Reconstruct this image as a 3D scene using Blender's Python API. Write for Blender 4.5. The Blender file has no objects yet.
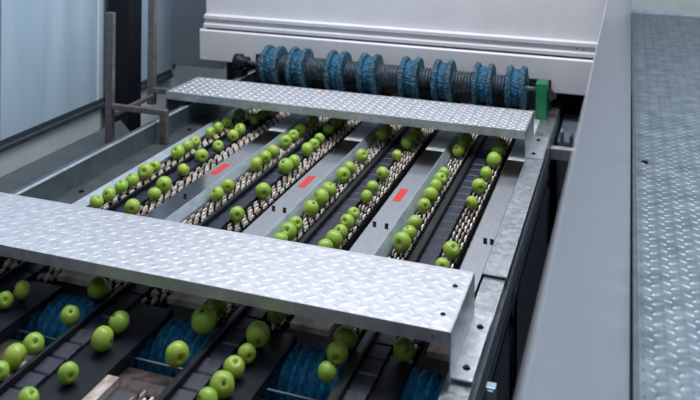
import bpy, bmesh, math, random
from mathutils import Vector, Matrix
random.seed(7)
scene = bpy.context.scene
C = scene.collection
PI = math.pi

# ------------------------------------------------------------------ camera
F_PX, YAW, ROLL, CZ = 817.0, math.atan2(282, 817), 0.0094, 2.4
PX, PY = 350.0, -127.0
Fw = Vector((-math.sin(YAW), math.cos(YAW), 0))
R0 = Vector((math.cos(YAW), math.sin(YAW), 0)); D0 = Vector((0, 0, -1))
Rv = R0*math.cos(ROLL) - D0*math.sin(ROLL)
Dv = R0*math.sin(ROLL) + D0*math.cos(ROLL)
CAM = Vector((0, 0, CZ))
def ray(x, y): return Fw + Rv*((x-PX)/F_PX) + Dv*((y-PY)/F_PX)
def onz(x, y, z):
    r = ray(x, y); return CAM + r*((z-CZ)/r.z)
cam_d = bpy.data.cameras.new('camera')
cam = bpy.data.objects.new('camera', cam_d); C.objects.link(cam)
m = Matrix((Rv, -Dv, -Fw)).transposed().to_4x4(); m.translation = CAM
cam.matrix_world = m
cam_d.sensor_width = 36.0
cam_d.lens = F_PX/700*36
cam_d.shift_x = (350-PX)/700
cam_d.shift_y = (PY-200)/700
cam_d.clip_start = 0.05
cam_d.dof.use_dof = True
cam_d.dof.focus_distance = 3.2
cam_d.dof.aperture_fstop = 2.9
scene.camera = cam

# ------------------------------------------------------------------ materials
def srgb(r, g, b):
    f = lambda c: (c/255/12.92) if c/255 <= .04045 else ((c/255+.055)/1.055)**2.4
    return (f(r), f(g), f(b), 1)
def new_mat(name):
    mt = bpy.data.materials.new(name); mt.use_nodes = True
    nt = mt.node_tree; b = nt.nodes['Principled BSDF']
    tc = nt.nodes.new('ShaderNodeTexCoord')
    return mt, nt, b, tc
def mat(name, c1, c2=None, rough=.5, metal=0, scale=20, bump=0, rough2=None, stretch=None, tex='noise', spec=None, detail=4):
    mt, nt, b, tc = new_mat(name)
    L = nt.links.new
    b.inputs['Metallic'].default_value = metal
    b.inputs['Roughness'].default_value = rough
    if spec is not None: b.inputs['Specular IOR Level'].default_value = spec
    c2 = c2 or c1
    mp = nt.nodes.new('ShaderNodeMapping')
    if stretch: mp.inputs['Scale'].default_value = stretch
    L(tc.outputs['Object'], mp.inputs['Vector'])
    if tex == 'noise':
        t = nt.nodes.new('ShaderNodeTexNoise'); t.inputs['Scale'].default_value = scale; t.inputs['Detail'].default_value = detail
        fac = t.outputs['Fac']
    else:
        t = nt.nodes.new('ShaderNodeTexVoronoi'); t.inputs['Scale'].default_value = scale
        sp = nt.nodes.new('ShaderNodeSeparateColor'); L(t.outputs['Color'], sp.inputs[0]); fac = sp.outputs[0]
    L(mp.outputs[0], t.inputs['Vector'])
    rp = nt.nodes.new('ShaderNodeValToRGB')
    rp.color_ramp.elements[0].color = c1; rp.color_ramp.elements[1].color = c2
    if tex == 'noise':
        rp.color_ramp.elements[0].position = .32; rp.color_ramp.elements[1].position = .68
    L(fac, rp.inputs[0]); L(rp.outputs[0], b.inputs['Base Color'])
    if rough2 is not None:
        mr = nt.nodes.new('ShaderNodeMapRange'); mr.inputs[3].default_value = rough; mr.inputs[4].default_value = rough2
        L(fac, mr.inputs[0]); L(mr.outputs[0], b.inputs['Roughness'])
    if bump:
        bp = nt.nodes.new('ShaderNodeBump'); bp.inputs['Strength'].default_value = bump; bp.inputs['Distance'].default_value = .002
        L(fac, bp.inputs['Height']); L(bp.outputs[0], b.inputs['Normal'])
    return mt

M = {}
M['tread'] = mat('tread_aluminium', srgb(198,200,206), srgb(218,219,225), .40, .9, 30, rough2=.48, tex='noise')
M['tread_worn'] = mat('worn_tread_aluminium', srgb(112,124,134), srgb(142,154,163), .42, .85, 12, rough2=.55)
M['galv'] = mat('galvanised_steel', srgb(170,178,184), srgb(205,210,214), .30, .9, 55, rough2=.42, tex='vor')
M['galv_light'] = mat('bright_galvanised_steel', srgb(205,212,218), srgb(228,232,236), .34, .85, 60, rough2=.45, tex='vor')
M['stainless'] = mat('stainless_sheet', srgb(214,216,220), srgb(226,228,231), .09, 1, 14, rough2=.15, stretch=(6,1,1))
M['stained'] = mat('stained_steel_reflection_tint', srgb(128,110,102), srgb(240,228,222), .35, .3, 14, rough2=.6, detail=6)  # real stains; the pale warm tone paints a reflection into the colour
M['flap'] = mat('blue_grey_flap', srgb(160,172,184), srgb(182,192,202), .4, .7, 30, rough2=.5)
M['under'] = mat('underside_painted_shade', srgb(104,94,90), srgb(122,112,106), .6, .3, 20)  # shade of the deck underside put into the colour
M['ledge'] = mat('dark_grey_ledge', srgb(58,64,68), srgb(70,76,80), .55, .2, 14)
M['rear_lit'] = mat('galvanised_lit_zone', srgb(196,204,210), srgb(222,228,232), .3, .35, 40, rough2=.45, tex='vor')  # paler than the strip top: lit zone painted into the colour
M['rustbar'] = mat('brownish_worn_bar', srgb(48,42,40), srgb(96,86,80), .4, .5, 30, rough2=.6, detail=6)
M['channel'] = mat('dull_steel_channel', srgb(98,110,120), srgb(118,128,136), .4, .8, 18, rough2=.45)
M['deck'] = mat('dark_deck_steel', srgb(92,98,102), srgb(112,118,122), .4, .8, 16, rough2=.48)
M['white'] = mat('white_painted_steel', srgb(200,199,203), srgb(206,205,209), .38, 0, 5)
M['greypanel'] = mat('blue_grey_panel', srgb(124,134,143), srgb(132,141,149), .45, 0, 4)
M['wallpanel'] = mat('pale_blue_wall_panel', srgb(146,168,184), srgb(164,184,198), .42, 0, 2.2, stretch=(1,3,.4))
M['wallbase'] = mat('pale_wall_base', srgb(190,204,204), srgb(202,214,214), .6, 0, 6)
M['hall'] = mat('light_cutting_wall', srgb(50,54,60), srgb(56,60,66), .7, 0, 3)  # kept dark so the unseen walls return little light
M['seam'] = mat('panel_seam', srgb(92,108,124), None, .5)
M['trimwhite'] = mat('white_trim', srgb(196,205,212), None, .45)
M['darkrail'] = mat('dark_rail', srgb(44,54,62), srgb(52,62,70), .5, 0, 10)
M['black'] = mat('black_painted_steel', srgb(14,16,24), srgb(20,23,32), .4, 0, 12, spec=.25)
M['void'] = mat('dark_tray', srgb(14,15,18), srgb(26,26,30), .55, .2, 30)
M['belt'] = mat('black_blue_plastic', srgb(24,27,40), srgb(36,41,58), .33, 0, 40, rough2=.5)
M['guide'] = mat('dark_olive_guide', srgb(34,36,35), srgb(48,50,48), .45, .3, 30)
M['floor'] = mat('dark_concrete', srgb(30,33,39), srgb(44,47,54), .7, 0, 5)
M['side'] = mat('smoked_side_panel', srgb(124,138,160), srgb(136,148,168), .3, .4, 5)
M['tube'] = mat('dull_bronze_tube', srgb(112,106,104), srgb(138,130,128), .38, .7, 25)
M['bolt'] = mat('dark_bolt', srgb(30,32,38), None, .4, .8)
M['zbolt'] = mat('zinc_bolt', srgb(180,185,190), None, .3, 1)
M['red'] = mat('red_sticker', srgb(188,34,42), srgb(198,46,50), .5, 0, 60)
M['green'] = mat('green_paint', srgb(14,104,66), srgb(22,118,78), .4, 0, 20)
M['guard'] = mat('satin_guard_sheet', srgb(184,184,192), srgb(190,190,197), .25, .5, 3)
M['alu'] = mat('blue_aluminium', srgb(186,212,232), None, .35, .3)
M['stem'] = mat('apple_stem', srgb(74,60,34), srgb(96,80,44), .7, 0, 80)
M['calyx'] = mat('apple_calyx', srgb(58,56,30), srgb(84,80,42), .8, 0, 200)
M['hose'] = mat('black_hose', srgb(20,22,28), None, .5)

def rod_mat():
    mt, nt, b, tc = new_mat('chain_link')
    L = nt.links.new
    g = nt.nodes.new('ShaderNodeNewGeometry')
    n = nt.nodes.new('ShaderNodeTexNoise'); n.inputs['Scale'].default_value = 7
    L(tc.outputs['Object'], n.inputs['Vector'])
    mx = nt.nodes.new('ShaderNodeMath'); mx.operation = 'ADD'
    L(g.outputs['Random Per Island'], mx.inputs[0]); L(n.outputs['Fac'], mx.inputs[1])
    ml = nt.nodes.new('ShaderNodeMath'); ml.operation = 'MULTIPLY'; ml.inputs[1].default_value = .5
    L(mx.outputs[0], ml.inputs[0])
    rp = nt.nodes.new('ShaderNodeValToRGB'); cr = rp.color_ramp
    cr.elements[0].position = .25; cr.elements[0].color = srgb(140,122,108)
    cr.elements[1].position = .75; cr.elements[1].color = srgb(232,224,214)
    e = cr.elements.new(.5); e.color = srgb(214,202,190)
    L(ml.outputs[0], rp.inputs[0]); L(rp.outputs[0], b.inputs['Base Color'])
    b.inputs['Roughness'].default_value = .4
    return mt
M['rod'] = rod_mat()

def bristle_mat(name, ca, cb, cc):
    mt, nt, b, tc = new_mat(name)
    L = nt.links.new
    n = nt.nodes.new('ShaderNodeTexNoise'); n.inputs['Scale'].default_value = 70; n.inputs['Detail'].default_value = 5
    L(tc.outputs['Object'], n.inputs['Vector'])
    rp = nt.nodes.new('ShaderNodeValToRGB'); cr = rp.color_ramp
    cr.elements[0].position = .36; cr.elements[0].color = ca
    cr.elements[1].position = .66; cr.elements[1].color = cc
    e = cr.elements.new(.5); e.color = cb
    L(n.outputs['Fac'], rp.inputs[0]); L(rp.outputs[0], b.inputs['Base Color'])
    b.inputs['Roughness'].default_value = .65
    bp = nt.nodes.new('ShaderNodeBump'); bp.inputs['Strength'].default_value = .8; bp.inputs['Distance'].default_value = .004
    L(n.outputs['Fac'], bp.inputs['Height']); L(bp.outputs[0], b.inputs['Normal'])
    return mt
M['bristle'] = bristle_mat('blue_bristles', srgb(2,26,46), srgb(4,74,108), srgb(24,116,150))
M['bristle_grey'] = bristle_mat('grey_worn_bristles', srgb(14,34,46), srgb(18,78,104), srgb(84,108,112))
M['bristle_front'] = bristle_mat('deep_blue_bristles', srgb(4,84,128), srgb(10,116,164), srgb(34,148,190))
M['brushcore'] = mat('ribbed_core', srgb(34,42,54), srgb(84,96,108), .5, .2, 60)

def apple_mat(name, base, light):
    mt, nt, b, tc = new_mat(name)
    L = nt.links.new
    oi = nt.nodes.new('ShaderNodeObjectInfo')
    n = nt.nodes.new('ShaderNodeTexNoise'); n.inputs['Scale'].default_value = 18; n.inputs['Detail'].default_value = 3
    L(tc.outputs['Object'], n.inputs['Vector'])
    rp = nt.nodes.new('ShaderNodeValToRGB'); cr = rp.color_ramp
    cr.elements[0].position = .3; cr.elements[0].color = base
    cr.elements[1].position = .75; cr.elements[1].color = light
    L(n.outputs['Fac'], rp.inputs[0])
    v = nt.nodes.new('ShaderNodeTexVoronoi'); v.inputs['Scale'].default_value = 160
    L(tc.outputs['Object'], v.inputs['Vector'])
    r2 = nt.nodes.new('ShaderNodeValToRGB'); r2.color_ramp.elements[0].position = .08; r2.color_ramp.elements[1].position = .16
    r2.color_ramp.elements[0].color = (1,1,1,1); r2.color_ramp.elements[1].color = (0,0,0,1)
    L(v.outputs['Distance'], r2.inputs[0])
    mix = nt.nodes.new('ShaderNodeMix'); mix.data_type = 'RGBA'
    L(r2.outputs[0], mix.inputs[0]); L(rp.outputs[0], mix.inputs[6]); mix.inputs[7].default_value = srgb(206,222,150)
    hs = nt.nodes.new('ShaderNodeHueSaturation')
    mr = nt.nodes.new('ShaderNodeMapRange'); mr.inputs[3].default_value = .488; mr.inputs[4].default_value = .512
    L(oi.outputs['Random'], mr.inputs[0]); L(mr.outputs[0], hs.inputs['Hue'])
    L(mix.outputs[2], hs.inputs['Color']); L(hs.outputs[0], b.inputs['Base Color'])
    b.inputs['Roughness'].default_value = .36
    b.inputs['Subsurface Weight'].default_value = .05
    b.inputs['Subsurface Radius'].default_value = (.01,.012,.004)
    return mt
M['apple'] = apple_mat('green_apple_skin', srgb(112,146,40), srgb(164,192,76))

# ------------------------------------------------------------------ mesh builder
class MB:
    def __init__(s): s.bm = bmesh.new()
    def face(s, pts):
        try: return s.bm.faces.new([s.bm.verts.new(p) for p in pts])
        except ValueError: return None
    def box(s, x0, x1, y0, y1, z0, z1, rot=None, bev=0):
        vs = []
        for z in (z0, z1):
            for x, y in ((x0,y0),(x1,y0),(x1,y1),(x0,y1)):
                p = Vector((x,y,z)); vs.append(s.bm.verts.new(rot @ p if rot else p))
        fs = [(0,3,2,1),(4,5,6,7),(0,1,5,4),(1,2,6,5),(2,3,7,6),(3,0,4,7)]
        new = [s.bm.faces.new([vs[i] for i in f]) for f in fs]
        if bev:
            es = list({e for f in new for e in f.edges})
            bmesh.ops.bevel(s.bm, geom=es, offset=bev, segments=2, affect='EDGES', profile=.6)
        return s
    def prism_y(s, prof, y0, y1):          # closed profile [(x,z)] swept along y
        a = [s.bm.verts.new((x,y0,z)) for x,z in prof]; b = [s.bm.verts.new((x,y1,z)) for x,z in prof]
        n = len(prof)
        for i in range(n): s.bm.faces.new((a[i],a[(i+1)%n],b[(i+1)%n],b[i]))
        s.bm.faces.new(a[::-1]); s.bm.faces.new(b)
        return s
    def prism_x(s, prof, x0, x1):          # closed profile [(y,z)] swept along x
        a = [s.bm.verts.new((x0,y,z)) for y,z in prof]; b = [s.bm.verts.new((x1,y,z)) for y,z in prof]
        n = len(prof)
        for i in range(n): s.bm.faces.new((a[i],a[(i+1)%n],b[(i+1)%n],b[i]))
        s.bm.faces.new(a[::-1]); s.bm.faces.new(b)
        return s
    def lathe(s, prof, center, axis='x', n=24, wob=0, caps=True):   # prof [(a, r)] along axis
        rings = []
        for a, r in prof:
            ring = []
            for k in range(n):
                t = 2*PI*k/n; rr = r*(1+random.uniform(-wob, wob))
                if axis == 'x': p = (center[0]+a, center[1]+rr*math.cos(t), center[2]+rr*math.sin(t))
                elif axis == 'y': p = (center[0]+rr*math.cos(t), center[1]+a, center[2]+rr*math.sin(t))
                else: p = (center[0]+rr*math.cos(t), center[1]+rr*math.sin(t), center[2]+a)
                ring.append(s.bm.verts.new(p))
            rings.append(ring)
        for i in range(len(rings)-1):
            for k in range(n):
                s.bm.faces.new((rings[i][k], rings[i][(k+1)%n], rings[i+1][(k+1)%n], rings[i+1][k]))
        if caps: s.bm.faces.new(rings[0][::-1]); s.bm.faces.new(rings[-1])
        return s
    def tube(s, pts, r, n=8):
        rings = []
        for i, p in enumerate(pts):
            p = Vector(p); a = Vector(pts[max(0,i-1)]); b = Vector(pts[min(len(pts)-1,i+1)])
            t = (b-a).normalized(); u = t.cross(Vector((0,0,1)))
            if u.length < .01: u = t.cross(Vector((1,0,0)))
            u.normalize(); v = t.cross(u)
            rings.append([s.bm.verts.new(p+u*r*math.cos(2*PI*k/n)+v*r*math.sin(2*PI*k/n)) for k in range(n)])
        for i in range(len(rings)-1):
            for k in range(n): s.bm.faces.new((rings[i][k], rings[i][(k+1)%n], rings[i+1][(k+1)%n], rings[i+1][k]))
        s.bm.faces.new(rings[0][::-1]); s.bm.faces.new(rings[-1])
        return s
    def build(s, name, material, parent=None, smooth=False, origin=None):
        bmesh.ops.recalc_face_normals(s.bm, faces=s.bm.faces)
        me = bpy.data.meshes.new(name)
        if origin is not None: bmesh.ops.translate(s.bm, verts=s.bm.verts, vec=-Vector(origin))
        s.bm.to_mesh(me); s.bm.free()
        me.materials.append(material)
        if smooth:
            for p in me.polygons: p.use_smooth = True
        o = bpy.data.objects.new(name, me); C.objects.link(o)
        if origin is not None: o.location = origin
        if parent: o.parent = parent
        return o
def tag(o, label=None, cat=None, group=None, kind=None):
    if label: o['label'] = label
    if cat: o['category'] = cat
    if group: o['group'] = group
    if kind: o['kind'] = kind
    return o
def empty(name, label, cat, group=None, loc=(0,0,0)):
    o = bpy.data.objects.new(name, None); C.objects.link(o); o.location = loc; o.empty_display_size = .05
    return tag(o, label, cat, group)
def hexbolt(x, y, z, r=.009, h=.006):
    b = MB(); b.lathe([(0,r*1.5),(.0015,r*1.5),(.0016,r),(h,r),(h+.001,r*.6)], (x,y,z), 'z', 6); return b

# ------------------------------------------------------------------ the setting
tag(MB().box(-3.6, 5.1, -4.1, 9.6, -.1, 0).build('floor', M['floor']), kind='structure')
# left wall: pale panels above a dark rail, lighter base below
WX = -3.3
w = MB().box(WX-.12, WX, -4, 9.5, 0, 3.6).build('wall_left', M['wallbase'])
tag(w, kind='structure')
ys = [1.2, 2.75, 3.62, 4.5, 5.45]
for i in range(len(ys)-1):
    MB().box(WX, WX+.015, ys[i]+.012, ys[i+1]-.012, .9, 3.5, bev=.004).build('wall_panel', M['wallpanel'], w)
for y in ys:
    MB().box(WX, WX+.022, y-.011, y+.011, .9, 3.5).build('panel_trim', M['seam'] if y != 4.5 else M['trimwhite'], w)
tr = MB()
tr.prism_y([(WX,.845),(WX+.04,.845),(WX+.04,.87),(WX+.025,.875),(WX+.025,.905),(WX,.905)], 0, 5.4)
tag(tr.build('trim_1', M['darkrail']), kind='structure')
tag(MB().box(-3.4, 5, -4.12, -4, 0, 6).build('unseen_wall_front', M['hall']), kind='structure')  # unseen wall behind the camera, added tall and dark to cut ambient light
tag(MB().box(5, 5.12, -4, 9.5, 0, 2.4).build('unseen_wall_right', M['hall']), kind='structure')  # unseen wall, added with the front one to lower ambient light
bw = MB().box(-3.4, 5, 9.5, 9.62, 0, 3.6).build('wall_back', M['wallbase']); tag(bw, kind='structure')
tag(MB().box(-3.3, -2.86, 5.42, 5.5, .935, 3.5, bev=.004).build('wall_panel_back', M['greypanel']), kind='structure')
tag(MB().box(-3.24, -3.08, 4.55, 4.70, 0, 3.5, bev=.004).build('steel_column', M['black']),
    'black square steel column standing against the pale left wall', 'column')

# ------------------------------------------------------------------ sorting machine
LANES = [-.72-.44*k for k in range(4)]
MY0, MY1 = 1.45, 5.33
fr = empty('conveyor_frame', 'grey galvanised frame of the apple conveyor carrying all the lanes', 'conveyor frame')
MB().box(-2.8, -.43, MY0, MY1, .66, .69).build('tray', M['void'], fr)
# right rail: inverted channel with lapped plates
b = MB(); b.prism_y([(-.482,.999),(-.482,1.003),(-.398,1.003),(-.398,.93),(-.402,.93),(-.402,.999)], 2.86, 5.35)
b.build('rail_cover', M['galv'], fr)
b = MB(); b.prism_y([(-.478,.94),(-.478,.992),(-.403,.992),(-.403,.945),(-.43,.945),(-.43,.94)], 2.545, 5.35)
b.prism_y([(-.478,.94),(-.478,.992),(-.403,.992),(-.403,.945),(-.43,.945),(-.43,.94)], MY0, 2.544)
b.build('rail', M['galv'], fr)
b = MB()
for z in (.90, .93, .96): b.box(-.403, -.393, MY0, 5.35, z, z+.003)
b.build('edge_rib', M['channel'], fr)
MB().box(-.428, -.4035, MY0, 5.35, .86, .944).build('dark_web', M['black'], fr)
# side skirt with smoked door panels
MB().box(-.43, -.41, MY0, 5.35, .10, .86).build('side_skirt', M['void'], fr)
for (y0, y1) in ((1.5, 2.98), (3.02, 4.35)):
    b = MB(); b.box(-.408, -.396, y0, y1, .42, .885, bev=.005)
    d = b.build('door', M['side'], fr)
    g = MB(); r = .07
    pts = []
    for (cy, cz, a0) in ((y1-.03-r, .86-r, 0), (y0+.03+r, .86-r, 90), (y0+.03+r, .45+r, 180), (y1-.03-r, .45+r, 270)):
        for k in range(7):
            a = math.radians(a0+15*k); pts.append((-.394, cy+r*math.cos(a), cz+r*math.sin(a)))
    pts.append(pts[0]); g.tube(pts, .009, 8)
    g.build('door_seal', M['black'], d, True)
# left channel and deck
b = MB(); lo = [b.bm.verts.new((x, y, .90)) for x, y in ((-2.84,MY0),(-2.412,MY0),(-2.412,3.72),(-2.84,4.12))]
hi = [b.bm.verts.new((v.co.x, v.co.y, .93)) for v in lo]
b.bm.faces.new(lo[::-1]); b.bm.faces.new(hi)
for i in range(4): b.bm.faces.new((lo[i], lo[(i+1)%4], hi[(i+1)%4], hi[i]))
b.build('side_ledge', M['ledge'], fr)
b = MB(); b.prism_y([(-2.41,.70),(-2.41,1.067),(-2.37,1.067),(-2.37,.955),(-2.373,.955),(-2.373,1.061),(-2.404,1.061),(-2.404,.70)], MY0, 5.2)
b.build('side_channel', M['channel'], fr)
b = MB(); b.box(-2.380, -2.364, MY0, 5.2, 1.067, 1.072); b.build('channel_lip', M['galv_light'], fr)
MB().box(-2.37, -2.235, MY0, 5.3, .955, .967).build('deck', M['deck'], fr)
b = MB(); b.prism_y([(-2.234,.955),(-2.234,.985),(-2.228,.988),(-2.182,.972),(-2.182,.955)], MY0+1.1, 5.2)
b.build('lane_edge', M['flap'], fr)
b = hexbolt(-2.31, 3.06, .967, .010); b.build('bolt', M['bolt'], fr)
b = hexbolt(-2.31, 4.0, .967, .010); b.build('bolt', M['bolt'], fr)
# legs of the machine
for (x, y) in ((-.47,1.6),(-.47,5.2),(-2.446,1.6),(-2.446,5.1)):
    MB().box(x-.03, x+.03, y-.03, y+.03, 0, .80, bev=.004).build('leg', M['galv'], fr)
# crossbar at the front brush, and lower stained bars
b = MB(); b.tube([(-2.36,2.14,.918),(-.43,2.14,.918)], .004, 8); b.build('cross_rod', M['channel'], fr, True)
b = MB(); b.prism_x([(2.01,.87),(2.01,.895),(2.055,.915),(2.115,.905),(2.115,.87)], -2.4, -.43); b.build('crossbar', M['rustbar'], fr)

# cover strips
which = ['rightmost', 'third from left', 'second from left', 'leftmost']
def strip(x0, x1, y0, y1, label, flap=True, sticker=None, screws=()):
    t = empty('cover_strip', label, 'cover strip', 'steel cover strips between the apple lanes', ((x0+x1)/2, (y0+y1)/2, .985))
    o = t.location.copy()
    def bd(b, n, mt, par=t, **k):
        ob = b.build(n, mt, par, **k)
        ob.data.transform(Matrix.Translation(-o)); return ob
    b = MB()
    prof = [(x0,.93),(x0,.996),(x0+.004,1.0),(x1,1.0),(x1,.93)]
    b.prism_y(prof, y0, 4.05); bd(b, 'top_plate', M['stainless'])
    b = MB(); b.prism_y([(px_, pz_-(.001 if pz_ > .99 else 0)) for px_, pz_ in prof], 4.052, y1); bd(b, 'rear_lit_plate', M['rear_lit'])  # far end split off to carry the painted lit zone
    if flap:
        b = MB(); b.prism_y([(x1,.93),(x1,1.0),(x1+.004,1.0),(x1+.027,.966),(x1+.027,.93)], y0, y1)
        bd(b, 'side_flap', M['flap'])
    b = MB(); b.box(x0-.004, x0, y0, y1, .955, .99); bd(b, 'dark_edge', M['guide'])
    if sticker:
        sx, sy = sticker
        b = MB(); b.box(sx-.017, sx+.017, sy-.07, sy+.07, 1.0, 1.0008, bev=0)
        tag(bd(b, 'sticker', M['red']), 'small red rectangular sticker')
    for sx, sy in screws:
        b = MB(); b.lathe([(0,.008),(.002,.008),(.003,.005),(.006,.005)], (sx,sy,1.0), 'z', 10)
        b.box(sx-.008, sx+.008, sy-.0015, sy+.0015, 1.006, 1.011)
        bd(b, 'wing_screw', M['bolt'])
    return t
SY0, SY1 = 2.36, 5.2
for k, c in enumerate(LANES[1:]):
    cx = c+.177
    nm = ['third strip from the left', 'second strip from the left', 'leftmost strip'][k]
    strip(cx, cx+.098, SY0+.17, SY1, f'shiny steel cover strip between apple lanes with red sticker, {nm}', sticker=(cx+.042, 3.44),
          screws=((cx+.025, 3.115),(cx+.075, 3.115)) if k < 2 else ((cx+.055,3.1),))
strip(-.568, -.4845, SY0+.17, SY1, 'shiny steel cover strip beside the right rail, without any sticker', False, screws=((-.517,3.12),(-.492,3.12)))
nms = ['farthest right of its row', 'third from left', 'second from left', 'leftmost of its row']
for k, c in enumerate(LANES):
    x0, x1 = c+.160, (LANES[k-1]-.150 if k else -.482)
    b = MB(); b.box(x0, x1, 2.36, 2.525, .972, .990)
    ob = b.build('end_plate', M['stained'], origin=((x0+x1)/2, 2.43, .95))  # separate part at the strip's end, carries the painted warm reflection
    tag(ob, f'stained end plate with painted warm reflection under the front platform, {nms[k]}', 'end plate', 'reflection-tinted stained end plates under the front platform')
    if k:
        b = MB(); b.box(c+.172, c+.300, MY0, 1.985, .90, .925)
        ob = b.build('base_plate', M['ledge'], origin=(c+.24, 1.7, .90))
        tag(ob, f'dark steel base plate beside the worn feed plate at the front, {nms[k]}', 'base plate', 'dark base plates at the front')
        b = MB(); b.box(c+.172, c+.225, MY0, 2.0, .926, .95)
        ob = b.build('feed_plate', M['stained'], origin=(c+.2, 1.7, .92))
        tag(ob, f'worn steel feed plate in front of the blue brush, {nms[k]}', 'feed plate', 'feed plates before the front brush')

# belts: dark plastic plates with seams
belt_names = ['rightmost', 'third from left', 'second from left', 'leftmost']
for k, c in enumerate(LANES):
    t = empty('plate_belt', f'black plate belt running between two rows of apples, {belt_names[k]} lane', 'conveyor belt', 'black plate belts of the lanes', (c, 3.3, .94))
    o = Vector((c, 3.3, .94)); tr_ = Matrix.Translation(-o)
    b = MB(); y = MY0; p = .078
    while y < 5.3:
        b.prism_x([(y+.003,.945),(y+.003,.962),(y+.008,.966),(y+.068,.970),(y+.074,.966),(y+.074,.945)], c-.012, c+.046)
        y += p
    ob = b.build('belt_plates', M['belt'], t); ob.data.transform(tr_)
    b = MB(); b.prism_y([(c-.052,.938),(c-.052,.966),(c-.024,.975),(c-.024,.938)], MY0, 5.3)
    ob = b.build('guide_strip', M['guide'], t); ob.data.transform(tr_)
    b = MB(); b.prism_y([(c-.022,.938),(c-.022,.988),(c-.014,.988),(c-.014,.938)], MY0, 5.3)
    ob = b.build('ridge', M['black'], t); ob.data.transform(tr_)
    b = MB(); b.box(c-.054, c+.048, MY0, 5.3, .936, .946)
    ob = b.build('belt_bed', M['void'], t); ob.data.transform(tr_)

# link chains that carry the apples
ordn = ['first','second','third','fourth','fifth','sixth','seventh','eighth','ninth','tenth','eleventh','twelfth','thirteenth','fourteenth','fifteenth','sixteenth','seventeenth']
ROWX = []
for k in (3,2,1,0): ROWX += [LANES[k]-.105, LANES[k]+.082]
def chain(x, y0, y1, label, w=.066, group='pale link chains under the apple rows'):
    t = empty('link_chain', label, 'conveyor chain', group, (x, (y0+y1)/2, .93)); tr_ = Matrix.Translation(-t.location)
    b = MB(); cols = 4; p = .062
    for i in range(cols):
        cx = x-w/2+w*(i+.5)/cols; y = y0+p*((i*.5+random.uniform(0,.35)) % 1)
        while y < y1-.03:
            dx = random.uniform(-.001,.001); dz = random.uniform(-.002,.001)
            hw, hl = .0028, .019
            b.prism_x([(y,.945+dz),(y+.003,.952+dz),(y+.006,.958+dz),(y+2*hl-.006,.958+dz),(y+2*hl-.003,.952+dz),(y+2*hl,.945+dz)], cx-hw+dx, cx+hw+dx)
            y += p*random.uniform(.92,1.08)
    ob = b.build('link_rods', M['rod'], t); ob.data.transform(tr_)
    b = MB(); b.box(x-w/2, x+w/2, y0, y1, .915, .936)
    y = y0+.01
    while y < y1-.01:
        b.box(x-w/2, x+w/2, y, y+.005, .936, .944); y += .025
    ob = b.build('chain_bed', M['void'], t); ob.data.transform(tr_)
for i, x in enumerate(ROWX):
    chain(x, 2.36, 5.25, f'pale link chain carrying the {ordn[i]} row of apples counted from the left')
for i in (2,4,6):
    chain(ROWX[i]+.01, MY0, 1.98, f'short front piece of link chain before the front blue brush, ' + {2:'leftmost of three', 4:'middle of three', 6:'rightmost of three'}[i], group='link chain pieces before the front brush')
for i in (1,3,5,7):
    x = ROWX[i]
    xr = x+.105 if i < 7 else x+.038
    b = MB(); b.box(x-.034, xr, MY0, 2.355, .936, .957); b.box(xr-.007, xr, MY0, 2.2, .923, .936)
    ob = b.build('runner', M['black'], origin=(x, 1.9, .91))
    tag(ob, f'flat black plastic runner below the near platform, {belt_names[3-(i-1)//2]} of the four runners', 'runner', 'black runners at the front')
b = MB()

# ------------------------------------------------------------------ brush rollers
def bristle_ring(b, cx, cy, cz, a0, a1, r0, r1, n=120, jit=.03):
    prof_n = 3
    rings = []
    for j in range(prof_n+1):
        a = a0+(a1-a0)*j/prof_n
        rr = r1*(1 if 0 < j < prof_n else .955)
        rings.append([(a, rr*(1+random.uniform(-jit, jit*.6))) for k in range(n)])
    rows = []
    for ring in [[(a0, r0)]*n]+rings+[[(a1, r0)]*n]:
        rows.append([b.bm.verts.new((cx+a+random.uniform(-.0015,.0015), cy+r*math.cos(2*PI*k/n), cz+r*math.sin(2*PI*k/n))) for k, (a, r) in enumerate(ring)])
    for i in range(len(rows)):
        nx = rows[(i+1) % len(rows)]
        for k in range(n):
            b.bm.faces.new((rows[i][k], rows[i][(k+1)%n], nx[(k+1)%n], nx[k]))
BY, BZ = 4.80, 1.165
br = empty('brush_roller', 'long roller with pairs of blue brush discs behind the far platform', 'brush roller', None, (-1.4, BY, BZ))
trb = Matrix.Translation(-br.location)
b = MB(); prof = []
x = -.98
while x < .71:
    prof += [(x,.058),(x+.006,.068),(x+.012,.058)]; x += .018
b.lathe(prof, (-1.28, BY, BZ), 'x', 28)
ob = b.build('ribbed_core', M['brushcore'], br); ob.data.transform(trb)
b = MB(); b.lathe([(0,.014),(2.0,.014)], (-2.45, BY, BZ), 'x', 12); ob = b.build('shaft', M['galv'], br, True); ob.data.transform(trb)
b = MB(); b.lathe([(0,.02),(.005,.05),(.05,.052),(.06,.035),(.1,.035)], (-2.44, BY, BZ), 'x', 20); ob = b.build('bearing', M['black'], br, True); ob.data.transform(trb)
b = MB(); b.box(-2.412, -2.368, BY-.05, BY+.05, 1.075, 1.12, bev=.004); ob = b.build('bearing_block', M['black'], br); ob.data.transform(trb)
pairs = [-2.16,-1.98,-1.722,-1.512,-1.25,-1.05,-.81,-.62]
for cx in pairs:
    b = MB(); bristle_ring(b, cx, BY, BZ, -.054, -.026, .05, .124); ob = b.build('brush_disc', M['bristle_grey'], br); ob.data.transform(trb)
    b = MB(); bristle_ring(b, cx, BY, BZ, .026, .054, .05, .124); ob = b.build('brush_disc', M['bristle_grey'], br); ob.data.transform(trb)
    b = MB(); bristle_ring(b, cx, BY, BZ, -.028, .028, .05, .104); ob = b.build('brush_hub', M['bristle'], br); ob.data.transform(trb)
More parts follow.
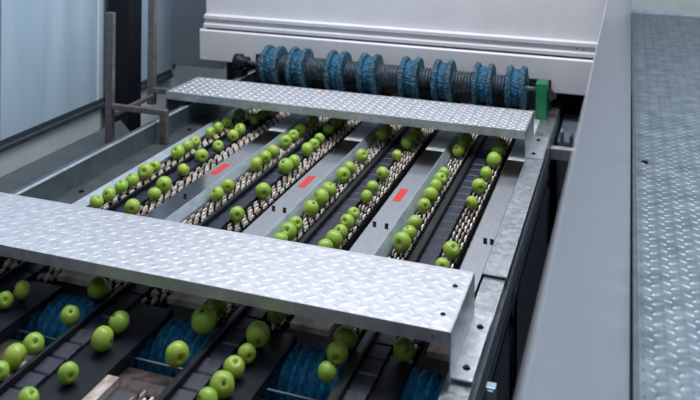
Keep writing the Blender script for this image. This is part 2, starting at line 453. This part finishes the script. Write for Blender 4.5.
gb = empty('bearing_bracket', 'green bearing bracket holding the right end of the far brush roller', 'bracket', None, (-.49, 4.83, 1.0)); trg = Matrix.Translation(-gb.location)
b = MB(); b.box(-.512, -.448, 4.77, 4.90, 1.0045, 1.205, bev=.006); ob = b.build('bracket_body', M['green'], gb); ob.data.transform(trg)
b = MB(); b.lathe([(0,.03),(.03,.03),(.031,.018),(.05,.018)], (-.448, 4.83, 1.13), 'x', 6); ob = b.build('nut', M['bolt'], gb); ob.data.transform(trg)

# front brush: helical ridges
FY, FZ = 2.33, .832
fb = empty('front_brush_roller', 'deep blue spiral brush roller lying crosswise under the lanes at front', 'brush roller', None, (-1.4, FY, FZ))
trf = Matrix.Translation(-fb.location)
b = MB(); n = 40; pitch = .034; x = -2.355; rings = []; step = pitch/6
i = 0
while x < -.49:
    ring = []
    for k in range(n):
        t = 2*PI*k/n
        ph = (x/pitch + k/n*1) % 1.0
        tri = 1-abs(2*ph-1)
        r = .074+.029*math.sin(tri*PI/2)+random.uniform(-.0008,.0008)
        ring.append(b.bm.verts.new((x, FY+r*math.cos(t), FZ+r*math.sin(t))))
    rings.append(ring); x += step
for i in range(len(rings)-1):
    for k in range(n): b.bm.faces.new((rings[i][k], rings[i][(k+1)%n], rings[i+1][(k+1)%n], rings[i+1][k]))
b.bm.faces.new(rings[0][::-1]); b.bm.faces.new(rings[-1])
ob = b.build('bristles', M['bristle_front'], fb, True); ob.data.transform(trf)
b = MB(); b.lathe([(0,.02),(1.92,.02)], (-2.364, FY, FZ), 'x', 12); ob = b.build('shaft', M['galv'], fb, True); ob.data.transform(trf)

# ------------------------------------------------------------------ tread-plate platforms
def lozenges(b, x0, x1, y0, y1, z, pitch, ln, wd, h, normal='z'):
    ny = int((y1-y0)/pitch*2)+1; nx = int((x1-x0)/pitch*2)+1
    for i in range(nx):
        for j in range(ny):
            if (i+j) % 2: continue
            cx = x0+.35*pitch+i*pitch/2; cy = y0+.35*pitch+j*pitch/2
            if cx > x1-.25*pitch or cy > y1-.25*pitch: continue
            a = PI/4 if (i % 2) else -PI/4
            ca, sa = math.cos(a), math.sin(a)
            def P(u, v, w):
                X, Y = cx+u*ca-v*sa, cy+u*sa+v*ca
                return (X, Y, z+w) if normal == 'z' else (X, z-w, Y)
            N = 8; ring0 = []; ring1 = []
            for q in range(N):
                t = 2*PI*q/N
                ring0.append(b.bm.verts.new(P(ln/2*math.cos(t), wd/2*math.sin(t), 0)))
                ring1.append(b.bm.verts.new(P(ln/2*.62*math.cos(t), wd/2*.5*math.sin(t), h)))
            for q in range(N):
                b.bm.faces.new((ring0[q], ring0[(q+1)%N], ring1[(q+1)%N], ring1[q]))
            b.bm.faces.new(ring1)
def platform(name, label, x0, x1, y0, y1, ze, pitch, fh, bolts, foot, hk):
    t = empty(name, label, 'platform', 'tread plate platforms over the lanes', ((x0+x1)/2, (y0+y1)/2, ze)); tp = Matrix.Translation(-t.location)
    def bd(b, n, mt, par=t, sm=False):
        ob = b.build(n, mt, par, sm); ob.data.transform(tp); return ob
    b = MB()
    b.box(x0, x1, y0, y1, ze-.004, ze)
    b.box(x0, x1, y0, y0+.004, ze-fh, ze-.004); b.box(x0, x1, y1-.004, y1, ze-fh, ze-.004)
    lozenges(b, x0, x1, y0, y1, ze, pitch, pitch*.66, pitch*.34, pitch*hk)
    lozenges(b, x0, x1, ze-fh, ze, y0, pitch, pitch*.5, pitch*.24, pitch*hk*.5, 'y')
    bd(b, 'deck_plate', M['tread'])
    bd(MB().box(x0+.01, x1-.003, y0+.006, y1-.006, ze-fh+.004, ze-.006), 'under_shade_box', M['under'])  # box added under the deck so the strips mirror a dark band
    b = MB(); b.box(x1, x1+.004, y0, y1, 1.004, ze)
    bd(b, 'end_plate', M['galv'])
    bd(MB().box(x1+.004, foot, y0+.015, y1, 1.004, 1.009), 'foot_flange', M['galv_light'])
    b = MB(); b.box(x0-.004, x0, y0, y1, .968, ze); bd(b, 'end_plate', M['galv'])
    for (bx, by) in ((x1+.035, y0+.07), (x1+.035, y1-.07)):
        bd(hexbolt(bx, by, 1.009, .008), 'bolt', M['bolt'])
    for (bx, by) in bolts:
        bd(hexbolt(bx, by, ze, .006, .004), 'rivet', M['bolt'])
    bd(MB().lathe([(0,.006),(.004,.005),(.005,.002)], (x1-.045, y0-.0045, ze-.018), 'y', 10), 'rivet', M['zbolt'])
    return t
platform('walk_platform', 'wide near tread plate platform crossing over the apple lanes', -2.50, -.463, 2.216, 2.576, 1.14, .054, .038,
         ((-.50,2.30),(-.50,2.47)), -.402, .013)
platform('walk_platform', 'far tread plate platform just before the blue brush discs', -2.507, -.486, 4.08, 4.44, 1.14, .048, .042, (), -.402, .045)

# handrail frame at far platform's left end
hr = empty('handrail_frame', 'dull bronze tube handrail posts at the left end of the far platform', 'handrail', None, (-2.78, 4.1, .97)); th = Matrix.Translation(-hr.location)
def hb(x0,x1,y0,y1,z0,z1,n):
    ob = MB().box(x0,x1,y0,y1,z0,z1,bev=.004).build(n, M['tube'], hr); ob.data.transform(th)
hb(-2.674,-2.630, 3.735,3.765, .931,1.636, 'post')
hb(-2.630,-2.295, 3.735,3.765, 1.115,1.145, 'rail')
hb(-2.338,-2.295, 3.735,3.765, .969,1.115, 'foot')
hb(-2.700,-2.658, 4.18,4.22, 1.02,1.85, 'post')
hb(-2.658,-2.512, 4.185,4.215, 1.09,1.12, 'rail')
hb(-2.672,-2.650, 3.765,4.18, 1.06,1.085, 'connecting_bar')

# ------------------------------------------------------------------ white housing behind
hs = empty('machine_housing', 'large white painted machine housing behind the blue brush discs', 'housing', None, (-1.5, 5.4, 0))
tk = Matrix.Translation(-hs.location)
def hbld(b, n, mt, sm=False):
    ob = b.build(n, mt, hs, sm); ob.data.transform(tk); return ob
b = MB(); b.prism_x([(4.99,1.105),(4.985,1.11),(4.975,1.308),(4.985,1.318),(5.04,1.318),(5.04,1.105)], -2.80, -.13)
hbld(b, 'lower_fascia', M['white'])
b = MB(); b.prism_x([(4.99,1.328),(4.982,1.333),(4.982,1.352),(5.0,1.362),(5.0,1.385),(4.985,1.392),(4.985,1.412),(5.02,1.42),(5.02,3.3),(5.4,3.3),(5.4,1.328)], -2.775, -.13)
hbld(b, 'upper_panel', M['white'])
b = MB(); b.box(-2.79, -.14, 5.04, 5.4, 1.12, 1.328); hbld(b, 'inner_body', M['void'])
b = MB(); b.box(-2.79, -.14, 5.36, 5.4, .0, 1.12); hbld(b, 'back_plate', M['void'])
hbld(MB().box(-2.36, -.44, 4.945, 4.965, 1.01, 1.185), 'black_backplate', M['void'])
for x in (-2.63,-2.60,-.30,-.26):
    hbld(MB().lathe([(0,.004),(.004,.004),(.005,.003)], (x, 4.998, 1.374), 'y', 10), 'rivet', M['bolt'])
# cross member to the right of the rail, dark machinery
cb = MB().box(-.395, -.16, 4.42, 4.47, .90, .96, bev=.003).build('side_crossbeam', M['galv_light'], origin=(-.28,4.45,.9))
tag(cb, 'short pale crossbeam sticking out right from the rail near the green bracket', 'beam')
db = empty('side_gearbox', 'dark blue machinery block behind the crossbeam right of the rail', 'machinery', None, (-.27, 4.9, 0)); td = Matrix.Translation(-db.location)
for (bb, n, mt) in ((MB().box(-.38,-.18,4.65,5.2,0,.93,bev=.01),'body',M['side']), (MB().box(-.36,-.34,4.6,4.66,.4,1.0,bev=.004),'fin',M['galv']), (MB().box(-.31,-.29,4.6,4.66,.4,.98,bev=.004),'fin',M['channel'])):
    ob = bb.build(n, mt, db); ob.data.transform(td)
ext = empty('aluminium_profile', 'small bluish aluminium upright profile beside the right rail at the photo bottom', 'profile', None, (-.37,2.355,0)); te = Matrix.Translation(-ext.location)
b = MB(); b.box(-.384,-.356,2.345,2.375,0,.93,bev=.002); b.box(-.377,-.363,2.337,2.345,0,.925)
ob = b.build('profile', M['alu'], ext); ob.data.transform(te)

# ------------------------------------------------------------------ right: guard sheet and tread walkway
gd = empty('guard_sheet', 'tall blurred satin metal guard sheet between the conveyor and the walkway', 'guard', None, (-.05, 4, 1.2)); tg = Matrix.Translation(-gd.location)
b = MB(); b.prism_y([(-.0885,1.955),(-.0865,1.956),(.004,1.27),(.004,1.235),(.010,1.20),(.006,1.20),(.002,1.235),(.002,1.268)], .35, 8.3)
for v in b.bm.verts:
    if v.co.z > 1.8 and v.co.y > 4: v.co.x += .022
ob = b.build('sheet', M['guard'], gd); ob.data.transform(tg)
b = MB(); b.box(-.012,-.004,.35,8.3,.0,1.22); ob = b.build('lower_skirt', M['black'], gd); ob.data.transform(tg)
wk = empty('tread_walkway', 'long walkway of worn tread plate along the right side', 'walkway', None, (.5, 4.5, 1.23)); tw = Matrix.Translation(-wk.location)
b = MB(); b.box(.026, 1.0, .6, 7.4, 1.215, 1.23); lozenges(b, .03, 1.0, .6, 7.4, 1.23, .053, .042, .022, .0026)
ob = b.build('deck_plate', M['tread_worn'], wk); ob.data.transform(tw)
b = MB(); b.box(.012, .026, .6, 7.4, 1.18, 1.236, bev=.002); ob = b.build('edge_angle', M['channel'], wk); ob.data.transform(tw)
b = MB(); b.box(.012, 1.0, 7.4, 7.43, 1.18, 1.26); ob = b.build('end_angle', M['galv_light'], wk); ob.data.transform(tw)
for y in (1.0, 3.0, 5.0, 7.0):
    for x in (.06, .94):
        b = MB(); b.box(x-.02,x+.02,y-.02,y+.02,0,1.215); ob = b.build('leg', M['galv'], wk); ob.data.transform(tw)
b = hexbolt(.06, 3.55, 1.23, .012); ob = b.build('bolt', M['bolt'], wk); ob.data.transform(tw)

# ------------------------------------------------------------------ apples
def make_apple():
    b = MB(); n = 28; prof = []
    N = 22
    for i in range(N+1):
        t = PI*i/N                      # 0 = stem end (+z)
        r = math.sin(t)*(1.0+.05*math.cos(t))
        z = math.cos(t)*.92
        d = math.exp(-(r/.26)**2)
        if t < PI/2: z -= .30*d
        else: z += .20*d
        prof.append((z, max(r, .002)))
    rings = []
    for z, r in prof:
        ring = []
        for k in range(n):
            a = 2*PI*k/n
            lob = 1+.018*math.cos(5*a)*(1 if z < 0 else .4)
            ring.append(b.bm.verts.new((r*lob*math.cos(a), r*lob*math.sin(a), z)))
        rings.append(ring)
    for i in range(len(rings)-1):
        for k in range(n): b.bm.faces.new((rings[i][k], rings[i][(k+1)%n], rings[i+1][(k+1)%n], rings[i+1][k]))
    b.bm.faces.new(rings[0][::-1]); b.bm.faces.new(rings[-1])
    root = b.build('green_apple', M['apple'], None, True)
    s = MB(); s.tube([(0,0,.60),(.01,.0,.72),(.03,.01,.86),(.07,.02,.97)], .045, 6); s.build('stem', M['stem'], root, True)
    c = MB()
    c.lathe([(-.74,.10),(-.76,.13),(-.80,.09)], (0,0,0), 'z', 8)
    for k in range(5):
        a = 2*PI*k/5; ca, sa = math.cos(a), math.sin(a)
        c.tube([(ca*.04,sa*.04,-.77),(ca*.12,sa*.12,-.84),(ca*.15,sa*.15,-.90)], .03, 5)
    c.build('calyx', M['calyx'], root, True)
    return root
A = {
 1: [(95.4,201.6,7.2),(107.6,194,7),(118.4,186,7),(129,179.6,7),(139,170.6,8),(149.6,165.4,5.5),(168,150.6,7),(176,145,6.3),(185,140.5,6),(201.6,131.5,5.5),(209,126.5,5.5),(216.6,121,5.5),(230,113.5,6)],
 2: [(132.4,207,8),(154.4,194,7),(164,184.4,8),(183.6,169.6,6.5),(201.4,155.6,7),(218,146,5.8),(233,135.4,6),(240,129.4,6),(254,119.5,6),(261,115.5,5),(268,112,5)],
 3: [(215.4,193.6,7.2),(225,185.4,6.8),(249.6,163,7),(257,156,6.5),(264,149.8,6.8),(279,140.4,6.5),(285.6,134.5,6),(291.6,129,6.5),(308.4,119.5,5.5)],
 4: [(237,214,7.6),(263,190.6,8),(285.6,166,8),(294,161.5,6.8),(307,149.5,7),(314,144.4,6),(319.5,138.5,5.5),(329,129,6.3),(336,123,5.5),(343,119.5,5)],
 5: [(280.4,239.5,8),(287,231.5,9),(295.4,224,7.7),(310.5,207.6,8),(318.4,197,8.5),(324,189,8),(337.4,174,7.6),(345.4,167.4,6.8),(356,155,6.6),(376.6,134,6.6),(384,129,5.5)],
 6: [(325.5,246.6,8.5),(333.2,239.8,9.2),(340.5,231.8,7.5),(347.2,222,7.8),(353.5,213.8,6.6),(366.6,196.5,6.5),(372.5,187,6.6),(382.4,173.5,6.8),(397,155.5,5.4),(406.4,143.5,6.2),(412,139,5.5),(416.5,133.5,6.2)],
 7: [(402.3,241.5,9.4),(409.2,233,7.6),(414.5,222.5,7.8),(424.2,205.2,7),(428.8,194.6,7.8),(434,186,7.2),(438.6,178.8,7),(442.6,172.8,6),(457.4,150.4,6.6),(462.5,143.5,6.6),(466.6,137,6)],
 8: [(442.4,266,8),(451.4,250,8.8),(472,202.4,6.6),(479,186,7.6),(486,173.4,6.8),(494,160,8),(497.6,152,6.8),(500.3,145,7.2)],
}
FR = {
 2: [(5,300,8),(22,290,9)],
 3: [(0,371,9.5),(13.6,357,12.3),(33.4,344,10.5),(70,315,9.6),(98,288,10.5)],
 4: [(28,399,11),(68,373,10.5),(102.4,339,12),(119,322,10.8)],
 5: [(177,354,12.2),(204,320,13.2),(217,307,10.5)],
 6: [(208,399,11),(221.8,385,12.8),(233.8,367.6,11),(246.6,353.6,9.6),(258,334.6,12.3),(276,314,9.5)],
 7: [(327,372,10),(337.5,353,11.3),(345.5,338,12)],
 8: [(404,349,11.5)],
}
proto = make_apple()
first = True
rown = ['leftmost','second','third','fourth','fifth','sixth','seventh','rightmost']
frown = ['leftmost','second','third','fourth','fifth','sixth','rightmost']
def place(pts, row, front):
    global first
    L = []
    for (x, y, r) in pts:
        p = onz(x, y, 1.0); D = (p-CAM).dot(Fw); rm = r*D/F_PX
        rm = min(max(rm*.99, .027), .043)
        p = onz(x, y, .960+rm*.93)
        L.append([p, rm])
    L.sort(key=lambda q: q[0].y)
    for _ in range(60):                  # keep neighbours from cutting into each other
        for i in range(len(L)-1):
            a, b_ = L[i], L[i+1]
            d = b_[0]-a[0]; need = (a[1]+b_[1])*.995
            if d.length < need:
                mv = d.normalized()*(need-d.length)/2
                mv.z = 0
                a[0] -= mv; b_[0] += mv
    if not front and row % 2:            # odd rows rest on the chain, clear of the strip flap
        for q in L: q[0].x = max(q[0].x, ROWX[row-1]+q[1]-.031)
    for i, (p, rm) in enumerate(L):
        if first: o = proto; kids = list(o.children)
        else:
            o = proto.copy(); C.objects.link(o); kids = []
            for ch in proto.children:
                c = ch.copy(); C.objects.link(c); c.parent = o; kids.append(c)
        first = False
        o.location = p
        # stem or calyx end turned some way; often towards the camera
        q = random.random()
        if q < .45: v = (CAM-p).normalized()+Vector((random.uniform(-.9,.9), random.uniform(-.9,.9), random.uniform(-.6,.6)))
        else: v = Vector((random.uniform(-1,1), random.uniform(-1,1), random.uniform(-.2,1)))
        if random.random() < .4: v = -v
        o.rotation_mode = 'QUATERNION'
        o.rotation_quaternion = v.normalized().to_track_quat('Z', 'Y')
        o.scale = (rm, rm, rm*random.uniform(.97,1.04))
        size = 'small ' if rm < .0325 else ('large ' if rm > .0385 else '')
        if front:
            lab = f'{size}green apple below the near platform, {frown[row-2]} row there, {ordn[i]} from the photo bottom'
        else:
            lab = f'{size}green apple between the platforms, {rown[row-1]} row from left, {ordn[i]} from near platform'
            if row in (1,8): lab = f'{size}green apple between the platforms, {rown[row-1]} row, {ordn[i]} from near platform'
        tag(o, lab, 'apple', 'green apples on the conveyor lanes')
for r in range(1,9):
    place(A[r], r, False)
    if r in FR: place(FR[r], r, True)

# ------------------------------------------------------------------ light
def area(name, loc, target, sx, sy, power, col):
    d = bpy.data.lights.new(name, 'AREA'); d.shape = 'RECTANGLE'; d.size = sx; d.size_y = sy; d.energy = power; d.color = col
    o = bpy.data.objects.new(name, d); C.objects.link(o); o.location = loc
    o.rotation_euler = (Vector(target)-Vector(loc)).to_track_quat('-Z', 'Y').to_euler()
    return o
area('ceiling_lamp', (-1.0, 3.7, 5.0), (-1.0, 3.6, 1), 5.0, 1.6, 190, (.93,.96,1))
area('right_fill', (4.2, 3.0, 3.6), (0, 3.5, 1.2), 3.5, 2.0, 110, (.86,.93,1))  # added fill from the right to brighten guard sheet and walkway
w = bpy.data.worlds.new('world'); scene.world = w; w.use_nodes = True
bg = w.node_tree.nodes['Background']; bg.inputs[0].default_value = (.64,.69,.77,1); bg.inputs[1].default_value = .75
scene.view_settings.view_transform = 'Standard'
scene.view_settings.look = 'None'
scene.view_settings.gamma = 1
scene.view_settings.exposure = .3
scene.view_settings.use_curve_mapping = False
